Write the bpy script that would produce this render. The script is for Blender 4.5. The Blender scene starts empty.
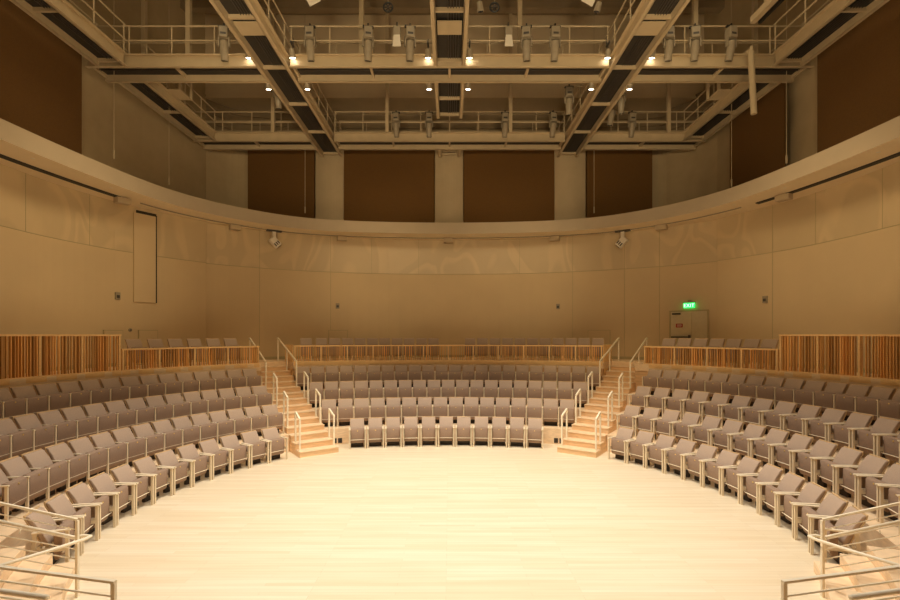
import bpy, bmesh, math, random
from mathutils import Vector, Matrix
from mathutils.geometry import tessellate_polygon
random.seed(7)
C = bpy.context.scene.collection
PI = math.pi
ZAX = Vector((0, 0, 1))

# ------------------------------------------------------------------ mesh helper
class MB:
    def __init__(s): s.v = []; s.f = []
    def add(s, vs, fs):
        o = len(s.v); s.v += [tuple(v) for v in vs]; s.f += [tuple(i + o for i in f) for f in fs]; return s
    def box(s, lo, hi, M=None):
        x0, y0, z0 = lo; x1, y1, z1 = hi
        vs = [Vector(p) for p in ((x0,y0,z0),(x1,y0,z0),(x1,y1,z0),(x0,y1,z0),(x0,y0,z1),(x1,y0,z1),(x1,y1,z1),(x0,y1,z1))]
        if M is not None: vs = [M @ v for v in vs]
        return s.add(vs, [(0,3,2,1),(4,5,6,7),(0,1,5,4),(1,2,6,5),(2,3,7,6),(3,0,4,7)])
    def bar(s, a, b, w, h, up=ZAX):
        """rectangular bar from a to b, w wide sideways, h tall along up"""
        a = Vector(a); b = Vector(b); d = (b - a).normalized()
        side = d.cross(up)
        if side.length < 1e-4: side = d.cross(Vector((0, 1, 0)))
        side.normalize(); u = side.cross(d)
        vs = []
        for p in (a, b):
            for sx, sz in ((-1,-1),(1,-1),(1,1),(-1,1)):
                vs.append(p + side * (sx * w / 2) + u * (sz * h / 2))
        return s.add(vs, [(0,1,2,3),(7,6,5,4),(0,4,5,1),(1,5,6,2),(2,6,7,3),(3,7,4,0)])
    def tube(s, pts, r, n=8, caps=True):
        pts = [Vector(p) for p in pts]; o = []
        for i, p in enumerate(pts):
            if i == 0: d = pts[1] - p
            elif i == len(pts) - 1: d = p - pts[i-1]
            else: d = (pts[i+1] - p).normalized() + (p - pts[i-1]).normalized()
            d.normalize()
            sd = d.cross(ZAX)
            if sd.length < 1e-3: sd = Vector((1, 0, 0))
            sd.normalize(); u = sd.cross(d)
            rr = r[i] if isinstance(r, (list, tuple)) else r
            o += [p + (sd * math.cos(2*PI*k/n) + u * math.sin(2*PI*k/n)) * rr for k in range(n)]
        fs = []
        for i in range(len(pts) - 1):
            for k in range(n):
                a = i*n + k; b = i*n + (k+1) % n
                fs.append((a, b, b + n, a + n))
        if caps:
            fs.append(tuple(range(n-1, -1, -1))); fs.append(tuple(len(o) - n + k for k in range(n)))
        return s.add(o, fs)
    def prism(s, poly, z0, z1, bottom=True):
        n = len(poly)
        ar = sum(poly[i][0]*poly[(i+1)%n][1] - poly[(i+1)%n][0]*poly[i][1] for i in range(n))
        if ar < 0: poly = poly[::-1]
        vs = [(p[0], p[1], z0) for p in poly] + [(p[0], p[1], z1) for p in poly]
        fs = [(i, (i+1) % n, n + (i+1) % n, n + i) for i in range(n)]
        for t in tessellate_polygon([[Vector((p[0], p[1], 0)) for p in poly]]):
            a, b, c = t
            cr = (poly[b][0]-poly[a][0])*(poly[c][1]-poly[a][1]) - (poly[b][1]-poly[a][1])*(poly[c][0]-poly[a][0])
            if cr < 0: b, c = c, b
            fs.append((n+a, n+b, n+c))
            if bottom: fs.append((c, b, a))
        return s.add(vs, fs)
    def extr(s, prof, x0, x1, M=None):
        """profile of (y,z) extruded along x"""
        n = len(prof)
        vs = [Vector((x0, p[0], p[1])) for p in prof] + [Vector((x1, p[0], p[1])) for p in prof]
        if M is not None: vs = [M @ v for v in vs]
        fs = [(i, (i+1) % n, n + (i+1) % n, n + i) for i in range(n)]
        for t in tessellate_polygon([[Vector((p[0], p[1], 0)) for p in prof]]):
            fs.append((t[0], t[1], t[2])); fs.append((n+t[2], n+t[1], n+t[0]))
        return s.add(vs, fs)
    def lathe(s, prof, n=14, M=None):
        vs = []
        for r, z in prof:
            vs += [Vector((r*math.cos(2*PI*k/n), r*math.sin(2*PI*k/n), z)) for k in range(n)]
        if M is not None: vs = [M @ v for v in vs]
        fs = []
        for i in range(len(prof)-1):
            for k in range(n):
                a = i*n+k; b = i*n+(k+1) % n
                fs.append((a, b, b+n, a+n))
        fs.append(tuple(range(n-1, -1, -1))); fs.append(tuple((len(prof)-1)*n+k for k in range(n)))
        return s.add(vs, fs)
    def strip(s, a, b, close=False):
        """quad strip between two equally long point lists"""
        n = len(a); vs = list(a) + list(b)
        return s.add(vs, [(i, (i+1) % n, n + (i+1) % n, n + i) for i in range(n if close else n-1)])
    def build(s, name, mat, parent=None, bevel=0, smooth=False, seg=2):
        me = bpy.data.meshes.new(name); me.from_pydata(s.v, [], s.f)
        bm = bmesh.new(); bm.from_mesh(me)
        bmesh.ops.remove_doubles(bm, verts=bm.verts, dist=1e-5)
        bmesh.ops.recalc_face_normals(bm, faces=bm.faces)
        if bevel:
            ed = [e for e in bm.edges if len(e.link_faces) == 2 and e.calc_face_angle(0) > .6]
            bmesh.ops.bevel(bm, geom=ed, offset=bevel, segments=seg, profile=.5, affect='EDGES', clamp_overlap=True)
        bm.to_mesh(me); bm.free()
        if smooth:
            for p in me.polygons: p.use_smooth = True
        me.materials.append(mat)
        o = bpy.data.objects.new(name, me); C.objects.link(o)
        if parent is not None: o.parent = parent
        return o

def tag(o, label=None, cat=None, group=None, kind=None):
    if label: o['label'] = label
    if cat: o['category'] = cat
    if group: o['group'] = group
    if kind: o['kind'] = kind
    return o
def thing(name, label, cat, loc=(0,0,0), rz=0, group=None):
    o = bpy.data.objects.new(name, None); C.objects.link(o); o.empty_display_size = .1
    o.location = loc; o.rotation_euler = (0, 0, rz)
    return tag(o, label, cat, group)
def struct(mb, name, mat, **k):
    return tag(mb.build(name, mat, **k), kind='structure')
def copy_tree(o):
    c = o.copy(); C.objects.link(c)
    for ch in list(o.children):
        d = ch.copy(); C.objects.link(d); d.parent = c
        for g in list(ch.children):
            e = g.copy(); C.objects.link(e); e.parent = d
    return c
ORD = ['first','second','third','fourth','fifth','sixth','seventh','eighth','ninth','tenth','eleventh','twelfth','thirteenth',
       'fourteenth','fifteenth','sixteenth','seventeenth','eighteenth','nineteenth','twentieth','twenty-first','twenty-second']

# ------------------------------------------------------------------ materials
def mat(name, col, rough=.6, metal=0, var=.0, scale=6, bump=0, stretch=(1,1,1), emit=None, estr=0, island=0):
    m = bpy.data.materials.new(name); m.use_nodes = True
    nt = m.node_tree; b = nt.nodes['Principled BSDF']
    b.inputs['Roughness'].default_value = rough; b.inputs['Metallic'].default_value = metal
    b.inputs['Base Color'].default_value = (*col, 1)
    tc = nt.nodes.new('ShaderNodeTexCoord'); mp = nt.nodes.new('ShaderNodeMapping')
    mp.inputs['Scale'].default_value = stretch
    nt.links.new(tc.outputs['Object'], mp.inputs['Vector'])
    nz = nt.nodes.new('ShaderNodeTexNoise'); nz.inputs['Scale'].default_value = scale; nz.inputs['Detail'].default_value = 4
    nt.links.new(mp.outputs['Vector'], nz.inputs['Vector'])
    fac = nz.outputs['Fac']
    if island:
        g = nt.nodes.new('ShaderNodeNewGeometry')
        mx = nt.nodes.new('ShaderNodeMix'); mx.inputs[0].default_value = island
        nt.links.new(fac, mx.inputs[2]); nt.links.new(g.outputs['Random Per Island'], mx.inputs[3]); fac = mx.outputs[0]
    if var or island:
        r = nt.nodes.new('ShaderNodeValToRGB')
        lo = [max(0, c*(1-var)) for c in col]; hi = [min(1, c*(1+var)) for c in col]
        r.color_ramp.elements[0].position = .3 if not island else .05; r.color_ramp.elements[1].position = .7 if not island else .95
        r.color_ramp.elements[0].color = (*lo, 1); r.color_ramp.elements[1].color = (*hi, 1)
        nt.links.new(fac, r.inputs['Fac']); nt.links.new(r.outputs['Color'], b.inputs['Base Color'])
    if bump:
        bp = nt.nodes.new('ShaderNodeBump'); bp.inputs['Strength'].default_value = bump; bp.inputs['Distance'].default_value = .01
        nt.links.new(nz.outputs['Fac'], bp.inputs['Height']); nt.links.new(bp.outputs['Normal'], b.inputs['Normal'])
    if emit:
        b.inputs['Emission Color'].default_value = (*emit, 1); b.inputs['Emission Strength'].default_value = estr
    return m
M = {}
M['fabric'] = mat('taupe_fabric', (.48,.355,.262), .9, var=.10, scale=90, bump=.15)
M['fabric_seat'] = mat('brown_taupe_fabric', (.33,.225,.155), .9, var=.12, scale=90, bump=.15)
M['shell'] = mat('maple_shell', (.66,.46,.24), .45, var=.12, scale=5, stretch=(1,6,6))
M['arm'] = mat('pale_maple', (.86,.73,.52), .45, var=.06, scale=5, stretch=(8,1,8))
M['post'] = mat('cream_steel', (.82,.69,.48), .5, var=.02)
M['rail'] = mat('satin_cream_rail', (.93,.83,.63), .4, metal=.0, var=.02)
M['brass'] = mat('brass', (.85,.62,.2), .35, metal=.6)
M['wood'] = mat('oak_stair', (.84,.56,.30), .5, var=.16, scale=3, stretch=(1,1,14))
M['wood_top'] = mat('oak_tread', (.88,.66,.42), .5, var=.10, scale=3, stretch=(2,2,8))
M['slat'] = mat('cedar_slats', (.69,.36,.11), .55, var=.38, scale=4, stretch=(5,5,.6), island=.75)
M['slatrail'] = mat('cedar_rail', (.88,.58,.26), .5, var=.07, scale=4, stretch=(2,2,8))
M['underseat'] = mat('underseat_mechanism_shade', (.05,.035,.025), .7)
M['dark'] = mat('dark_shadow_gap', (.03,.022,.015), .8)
M['tierwood'] = mat('tier_fascia', (.68,.44,.23), .55, var=.14, scale=3, stretch=(1,1,10))
M['banner'] = mat('brown_banner', (.15,.072,.015), .95, var=.08, scale=30, bump=.1)
M['steel'] = mat('painted_catwalk_steel', (.56,.44,.27), .5, var=.05, scale=3)
M['grate'] = mat('dark_grating', (.035,.028,.02), .7, var=.3, scale=40, stretch=(1,8,1))
M['black'] = mat('black_steel', (.02,.018,.015), .5)
M['fix'] = mat('fixture_grey', (.34,.28,.19), .45, var=.06)
M['fixdark'] = mat('fixture_dark', (.06,.05,.04), .4)
M['white'] = mat('white_plastic', (.8,.72,.58), .5)
M['lens'] = mat('dark_lens', (.03,.03,.035), .1)
M['glow'] = mat('lit_lamp_lens', (1,1,1), .4, emit=(1,.86,.66), estr=14)
M['column'] = mat('upper_pier_plaster', (.52,.41,.25), .8, var=.04, scale=2)
M['upper'] = mat('upper_wall_plaster', (.50,.385,.22), .85, var=.06, scale=1.5)
M['bulk'] = mat('bulkhead_plaster', (.74,.60,.39), .85, var=.05, scale=1.2)
M['deck'] = mat('ceiling_deck', (.32,.24,.14), .85, var=.06, scale=2)
M['soffit'] = mat('bounce_lit_plaster', (.84,.70,.47), .8, var=.03, scale=1.5)  # ring plaster lightened in colour to carry floor bounce on the soffit
M['ring'] = mat('ring_plaster', (.52,.41,.27), .8, var=.03, scale=1.5)  # same plaster darkened where the wash spots overlight the fascia
M['door'] = mat('door_paint', (.64,.54,.34), .6, var=.04)
M['doorframe'] = mat('door_frame', (.46,.37,.20), .6)
M['red'] = mat('red_plaque', (.42,.02,.015), .5)
M['green'] = mat('exit_green', (.02,.5,.1), .5, emit=(.02,1,.16), estr=1.5)
M['greentext'] = mat('exit_letters', (.6,1,.7), .5, emit=(.55,1,.62), estr=2.2)

def floor_mat():
    m = bpy.data.materials.new('maple_stage_floor'); m.use_nodes = True
    nt = m.node_tree; b = nt.nodes['Principled BSDF']; b.inputs['Roughness'].default_value = .42
    tc = nt.nodes.new('ShaderNodeTexCoord')
    br = nt.nodes.new('ShaderNodeTexBrick')
    br.inputs['Scale'].default_value = 1; br.inputs['Brick Width'].default_value = 1.9; br.inputs['Row Height'].default_value = .085
    br.inputs['Mortar Size'].default_value = .0015; br.inputs['Mortar Smooth'].default_value = .5; br.inputs['Bias'].default_value = 0
    br.offset = .37; br.offset_frequency = 3
    br.inputs['Color1'].default_value = (.88,.77,.58,1); br.inputs['Color2'].default_value = (.83,.70,.49,1)
    br.inputs['Mortar'].default_value = (.60,.46,.28,1)
    nz = nt.nodes.new('ShaderNodeTexNoise'); nz.inputs['Scale'].default_value = 1.0; nz.inputs['Detail'].default_value = 5
    mp = nt.nodes.new('ShaderNodeMapping'); mp.inputs['Scale'].default_value = (.5, 9, 1)
    mx = nt.nodes.new('ShaderNodeMix'); mx.data_type = 'RGBA'; mx.blend_type = 'MULTIPLY'; mx.inputs[0].default_value = .30
    rp = nt.nodes.new('ShaderNodeValToRGB'); rp.color_ramp.elements[0].position = .3; rp.color_ramp.elements[1].position = .65
    rp.color_ramp.elements[0].color = (.75,.64,.48,1); rp.color_ramp.elements[1].color = (1,1,1,1)
    nt.links.new(tc.outputs['Object'], br.inputs['Vector']); nt.links.new(tc.outputs['Object'], mp.inputs['Vector'])
    nt.links.new(mp.outputs['Vector'], nz.inputs['Vector']); nt.links.new(nz.outputs['Fac'], rp.inputs['Fac'])
    nt.links.new(br.outputs['Color'], mx.inputs[6]); nt.links.new(rp.outputs['Color'], mx.inputs[7])
    nt.links.new(mx.outputs[2], b.inputs['Base Color'])
    return m
M['floor'] = floor_mat()

def wall_mat(name, c, c2, arcs=False):
    m = bpy.data.materials.new(name); m.use_nodes = True
    nt = m.node_tree; b = nt.nodes['Principled BSDF']; b.inputs['Roughness'].default_value = .75 if not arcs else .45
    tc = nt.nodes.new('ShaderNodeTexCoord')
    nz = nt.nodes.new('ShaderNodeTexNoise'); nz.inputs['Scale'].default_value = .6; nz.inputs['Detail'].default_value = 6
    nt.links.new(tc.outputs['Object'], nz.inputs['Vector'])
    rp = nt.nodes.new('ShaderNodeValToRGB')
    rp.color_ramp.elements[0].position = .35; rp.color_ramp.elements[1].position = .65
    rp.color_ramp.elements[0].color = (*c, 1); rp.color_ramp.elements[1].color = (*c2, 1)
    nt.links.new(nz.outputs['Fac'], rp.inputs['Fac'])
    out = rp.outputs['Color']
    if arcs:   # soft swooping light reflections painted into the colour of the glazed upper panels
        mp = nt.nodes.new('ShaderNodeMapping'); mp.inputs['Scale'].default_value = (1,1,.55); nt.links.new(tc.outputs['Object'], mp.inputs['Vector'])
        wv = nt.nodes.new('ShaderNodeTexNoise'); wv.inputs['Scale'].default_value = .55; wv.inputs['Detail'].default_value = 1.2; wv.inputs['Distortion'].default_value = .8
        nt.links.new(mp.outputs['Vector'], wv.inputs['Vector'])
        r2 = nt.nodes.new('ShaderNodeValToRGB'); cr = r2.color_ramp
        cr.elements[0].position = .40; cr.elements[0].color = (.95,.95,.95,1); cr.elements[1].position = .66; cr.elements[1].color = (.95,.95,.95,1)
        for ps, v in ((.44,1.06),(.47,1.06),(.49,.95),(.56,.97),(.58,1.06),(.62,1.06)):
            e = cr.elements.new(ps); e.color = (v,v,v,1)
        nt.links.new(wv.outputs['Fac'], r2.inputs['Fac'])
        mx = nt.nodes.new('ShaderNodeMix'); mx.data_type = 'RGBA'; mx.blend_type = 'MULTIPLY'; mx.inputs[0].default_value = 1
        nt.links.new(out, mx.inputs[6]); nt.links.new(r2.outputs['Color'], mx.inputs[7]); out = mx.outputs[2]
    nt.links.new(out, b.inputs['Base Color'])
    return m
M['wall'] = wall_mat('tan_acoustic_wall', (.63,.475,.27), (.67,.505,.285))
M['band'] = wall_mat('upper_wall_band', (.60,.46,.265), (.64,.49,.28), True)

# ------------------------------------------------------------------ plan of the hall
C0 = Vector((0, 9.7))          # centre of the side seating rings
CC = Vector((0, 2.47))         # centre of the back block's flatter arcs
def ringp(deg, R):             # deg measured from straight ahead, + to the right
    a = math.radians(deg); return Vector((C0.x + R*math.sin(a), C0.y + R*math.cos(a)))
def arcp(x, R): return Vector((x, CC.y + math.sqrt(R*R - x*x)))
def catmull(P, n=8):
    out = []
    for i in range(len(P)-1):
        p0 = P[max(i-1,0)]; p1 = P[i]; p2 = P[i+1]; p3 = P[min(i+2, len(P)-1)]
        for k in range(n):
            t = k/n
            out.append(tuple(.5*((2*p1[j]) + (-p0[j]+p2[j])*t + (2*p0[j]-5*p1[j]+4*p2[j]-p3[j])*t*t + (-p0[j]+3*p1[j]-3*p2[j]+p3[j])*t**3) for j in (0,1)))
    out.append(tuple(P[-1])); return out
RIS = .17
LV = [0, 3*RIS, 6*RIS, 9*RIS, 15*RIS]          # floor of row 1..4 and of the walkway
TOP = LV[4]
# aisle stairs: centre line from the stage up to the walkway
S0 = Vector((3.85, 14.4)); SD = Vector((.578, .816)).normalized(); SN = Vector((SD.y, -SD.x))   # right-hand stair; SN points away from centre block
TP = .398; SW = .6
def stair_pt(s, off): return S0 + SD*s + SN*off
def mir(p): return Vector((-p[0], p[1]))

# walls (half plan, right side, from the back centre round to behind the camera)
WB = [(0,22.45),(2.8,22.3),(5.5,21.6),(8.0,20.4),(9.35,19.5),(10.4,18.45)]
WBL = [(0,22.45),(2.8,22.3),(5.5,21.6),(7.6,20.6),(8.8,19.7),(9.62,18.95)]
WS = [(10.4,18.45),(10.9,17.4),(11.4,15.9),(11.6,14),(11.6,12.2),(11.6,8)]
WF = [(11.6,8),(11.3,4),(9.6,0),(6,-3),(0,-4.2)]
wb = catmull(WB, 6); wbl = catmull(WBL, 6); wsl = [(9.62,18.95)] + catmull([(9.5,18.84),(10.3,17.6),(11.1,16.0),(11.55,14),(11.6,12.2),(11.6,8)], 6)
ws = [WS[0]] + catmull([(10.29,18.36),(10.85,17.2),(11.35,15.8),(11.6,14),(11.6,12.2),(11.6,8)], 6); wf = catmull(WF, 6)
back = [mir(p) for p in wbl[::-1]] + [Vector(p) for p in wb[1:]]
SEAM = 6.44; SOFF = 8.05; RTOP = 8.55
def v3(p, z): return Vector((p[0], p[1], z))
def wallstrip(pts, z0, z1, name, m):
    mb = MB(); mb.strip([v3(p, z0) for p in pts], [v3(p, z1) for p in pts]); return struct(mb, name, m)
wallstrip(back, 0, SEAM, 'wall_back', M['wall'])
wallstrip(back, SEAM, SOFF+.3, 'wall_back_upper_band', M['band'])
for sx, nm in ((-1,'left'),(1,'right')):
    pts = [Vector((sx*p[0], p[1])) for p in (ws if sx > 0 else wsl)]
    wallstrip(pts, 0, SEAM, 'wall_'+nm, M['wall']); wallstrip(pts, SEAM, SOFF+.3, 'wall_%s_upper_band' % nm, M['band'])
front = [Vector((-p[0], p[1])) for p in wf] + [Vector(p) for p in wf[::-1][1:]]
wallstrip(front, 0, SOFF+.3, 'wall_front', M['wall'])

def on_wall(px, pts):           # plan point of a wall polyline in the direction seen at picture column px
    t = (px - 450)/480; best = None
    for a, b in zip(pts, pts[1:]):
        fa = (a[0]-CAMX) - t*a[1]; fb = (b[0]-CAMX) - t*b[1]
        if fa*fb <= 0 and fa != fb:
            k = fa/(fa-fb); p = Vector((a[0]+(b[0]-a[0])*k, a[1]+(b[1]-a[1])*k))
            if p.y > 0: best = (p, Vector((b[0]-a[0], b[1]-a[1])).normalized())
    return best
CAMX, CAMZ = .05, 3.6
wsR = [Vector(p) for p in ws]; wsL = [mir(p) for p in wsl]

# thin vertical seams and the horizontal seam of the wall panels
def seam_trim(pts, z, name, r=.012):
    MB_ = MB(); MB_.tube([v3(p, z) for p in pts], r, 4); return struct(MB_, name, M['doorframe'])
ins = lambda pts, d=.0: [p + (C0 - p).normalized()*d for p in pts]
seam_trim(ins(back, .0), SEAM, 'trim_1'); seam_trim(ins(wsL), SEAM, 'trim_2'); seam_trim(ins(wsR), SEAM, 'trim_3')
tn = 4
for px, pts in ((260,back),(331,back),(372,back),(419,back),(520,back),(573,back),(625,back),(660,back),(90,wsL),(26,wsL),(816,wsR),(773,wsR),(883,wsR)):
    p, d = on_wall(px, pts)
    upper = px in (90, 26, 816, 883, 372, 419, 520)
    mb = MB(); mb.bar(v3(p, SEAM if upper else TOP), v3(p, SOFF), .014, .014); struct(mb, 'trim_%d' % tn, M['doorframe']); tn += 1

# stage floor
fl = MB(); fl.prism([tuple(p) for p in front[:-1]] + [tuple(p) for p in wsR[::-1][:-1]] + [tuple(p) for p in back[::-1][:-1]] + [tuple(p) for p in wsL[:-1]], -.2, 0)
struct(fl, 'floor', M['floor'])

m = MB(); m.box((-.52,9.05,-.01),(.52,9.6,.004)); tag(m.build('floor_hatch', M['floor']), 'flush maple hatch set in the middle of the stage floor', 'hatch')
# seating tiers -----------------------------------------------------------
RL = [6.26 + 1.1*k for k in range(4)]          # radius of front posts, side blocks
EL = [7.12, 8.22, 9.32, 10.42]                 # tier edges, side blocks
RCb = [13 + 1.08*k for k in range(4)]
EC = [13.84, 14.92, 16.0, 17.06]
def clip_deg(R, off):          # angle where a ring of radius R meets the outer side of the aisle stair
    s0, s1 = -3, 12
    f = lambda s: (stair_pt(s, off) - C0).length - R
    for _ in range(50):
        m_ = (s0+s1)/2
        if f(m_) > 0: s1 = m_
        else: s0 = m_
    p = stair_pt(s0, off) - C0; return math.degrees(math.atan2(p.x, p.y))
def clip_x(R, off):
    s0, s1 = -3, 12
    f = lambda s: (stair_pt(s, off) - CC).length - R
    for _ in range(50):
        m_ = (s0+s1)/2
        if f(m_) > 0: s1 = m_
        else: s0 = m_
    return stair_pt(s0, off).x
ENTRY0, ENTRY1 = 113.2, 128.0
def tier_side(sx, k, R0, R1, z, d1, name):
    a0 = clip_deg(R0, SW+.01); a1 = clip_deg(R1, SW+.01)
    N = 26
    pts = [ringp(a0 + (d1-a0)*i/N, R0) for i in range(N+1)] + [ringp(d1 + (a1-d1)*i/N, R1) for i in range(N+1)]
    mb = MB(); mb.prism([(sx*p.x, p.y) for p in pts], 0, z); o = struct(mb, name, M['wood_top'])
for sx in (-1, 1):
    for k in range(3):
        tier_side(sx, k, EL[k], EL[k+1], LV[k+1], ENTRY1 if k == 0 else 140, 'seating_tier')
for k in range(3):
    x0 = clip_x(EC[k], -SW-.01); x1 = clip_x(EC[k+1], -SW-.01); N = 20
    pts = [arcp(-x0 + 2*x0*i/N, EC[k]) for i in range(N+1)] + [arcp(x1 - 2*x1*i/N, EC[k+1]) for i in range(N+1)]
    mb = MB(); mb.prism([tuple(p) for p in pts], 0, LV[k+1]); struct(mb, 'seating_tier', M['wood_top'])
# walkway behind the rows, one slab up to the walls
sT = 14*TP
pts = []
half = []
a1 = clip_deg(EL[3], SW+.01)
half += [ringp(140 + (a1-140)*i/24, EL[3]) for i in range(25)]
half += [stair_pt(sT, SW+.01), stair_pt(sT, -SW-.01)]
x0 = clip_x(EC[3], -SW-.01)
half += [arcp(x0*(1-i/12), EC[3]) for i in range(13)]
inner = half + [mir(p) for p in half[::-1][1:]]                      # right -> left along the inner edge
tail = [p for p in (Vector(q) for q in wf) if p.y > 2.2]
outer = [mir(p) for p in tail[::-1]] + wsL[::-1][1:] + back[1:] + wsR[1:] + tail[1:]
outer = [p + (C0-p).normalized()*.0 for p in outer]
mb = MB(); mb.prism([tuple(p) for p in inner + outer], TOP-.25, TOP); struct(mb, 'walkway_floor', M['wood_top'])
# solid face below the walkway edge
mb = MB()
for seq in ([ringp(140 + (a1-140)*i/24, EL[3]+.02) for i in range(25)], [mir(ringp(140 + (a1-140)*i/24, EL[3]+.02)) for i in range(25)], [arcp(-x0 + 2*x0*i/24, EC[3]+.02) for i in range(25)]):
    mb.strip([v3(p, LV[3]-.02) for p in seq], [v3(p, TOP-.02) for p in seq])
struct(mb, 'trim_%d' % tn, M['tierwood']); tn += 1
# near-side tiers (mostly below the frame)
for R0, R1, z in ((6.22,8.22,LV[1]),(8.22,9.32,LV[2]),(9.32,10.42,LV[3])):
    a = ENTRY1+.3 if R0 < 7 else 140.3
    N = 30
    p_ = [ringp(a + (360-2*a)*i/N, R0) for i in range(N+1)] + [ringp(360-a - (360-2*a)*i/N, R1) for i in range(N+1)]
    mb = MB(); mb.prism([tuple(p) for p in p_], 0, z); struct(mb, 'seating_tier', M['wood_top'])
# entry steps at either side of the stage
for sx, sd in ((-1,'left'),(1,'right')):
    root = thing('entry_steps', 'short curved flight of oak steps rising from the stage at the %s edge' % sd, 'steps', (0,0,0))
    for i, (r0, r1) in enumerate(((6.08,6.40),(6.40,6.72),(6.72,7.11))):
        N = 8; q = [ringp(ENTRY0 + (ENTRY1-ENTRY0)*j/N, r0) for j in range(N+1)] + [ringp(ENTRY1 - (ENTRY1-ENTRY0)*j/N, r1) for j in range(N+1)]
        mb = MB(); mb.prism([(sx*p.x, p.y) for p in q], 0, RIS*(i+1)); mb.build('step', M['wood_top'], root, bevel=.008)
# dark vents low in the first riser beside the stairs are built with the stairs

# aisle stairs ------------------------------------------------------------
def stairs(sx, sd):
    root = thing('aisle_stairs', 'straight oak aisle stairs on the %s, rising from stage to upper walkway' % sd, 'stairs', (0,0,0))
    for i in range(14):
        ca = [stair_pt(i*TP, -SW), stair_pt(i*TP, SW), stair_pt((i+1)*TP-.001, SW), stair_pt((i+1)*TP-.001, -SW)]
        mb = MB(); mb.prism([(sx*p.x, p.y) for p in ca], 0, RIS*(i+1)-.03)
        st = mb.build('step', M['wood'], root)
        ca = [stair_pt(i*TP-.02, -SW), stair_pt(i*TP-.02, SW), stair_pt((i+1)*TP-.021, SW), stair_pt((i+1)*TP-.021, -SW)]
        mb = MB(); mb.prism([(sx*p.x, p.y) for p in ca], RIS*(i+1)-.03, RIS*(i+1)); mb.build('tread', M['wood_top'], st, bevel=.006)
    return root
stairs(-1, 'left'); stairs(1, 'right')
def loop(sx, off, i0, i1, label, group):
    a = stair_pt((i0+.5)*TP, off); b = stair_pt((i1+.5)*TP, off)
    za, zb = RIS*(i0+1), min(RIS*(i1+1), TOP); h = .92
    ax = Vector((sx*a.x, a.y, za)); bx = Vector((sx*b.x, b.y, zb))
    root = thing('stair_handrail', label, 'handrail', ax, 0, group)
    o = Vector((0,0,0)); d = bx - ax
    for q in (o, d):
        m = MB(); m.box((-.022,-.022,0),(.022,.022,h), Matrix.Translation(q) @ Matrix.Rotation(math.atan2(SD.y, sx*SD.x),4,'Z')); m.build('post', M['rail'], root)
    if i1 - i0 > 2:
        q = d*.55; zz = RIS*round((za + d.z*.55)/RIS) - za
        k = int(round(i0 + (i1-i0)*.55)); pm = stair_pt((k+.5)*TP, off); pm = Vector((sx*pm.x, pm.y, min(RIS*(k+1), TOP))) - ax
        m = MB(); m.box((-.022,-.022,0),(.022,.022,h-.02 + (d.z*(k-i0)/(i1-i0)-pm.z)), Matrix.Translation(pm) @ Matrix.Rotation(math.atan2(SD.y, sx*SD.x),4,'Z')); m.build('post', M['rail'], root)
    m = MB()
    P = [o + Vector((0,0,h)), d + Vector((0,0,h))]
    if i1 - i0 > 2: P.append(d + Vector((sx*SD.x*.12, SD.y*.12, h)))
    for p, q in zip(P, P[1:]): m.bar(p, q, .05, .05)
    m.build('top_rail', M['rail'], root)
for sx, sd in ((-1,'left'),(1,'right')):
    for off, on in ((SW-.07,'outer'),(-SW+.07,'inner')):
        for j, w in enumerate(('lowest','middle','upper')):
            loop(sx, off, 3*j, 3*j+1, '%s short cream handrail on the %s side of the %s aisle stairs' % (w, on, sd), 'short handrails on the aisle stairs')
        loop(sx, off + (.05 if off > 0 else .02), 9, 15, 'long cream handrail at the top of the %s aisle stairs, %s side' % (sd, on), 'long handrails on the aisle stairs')

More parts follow.
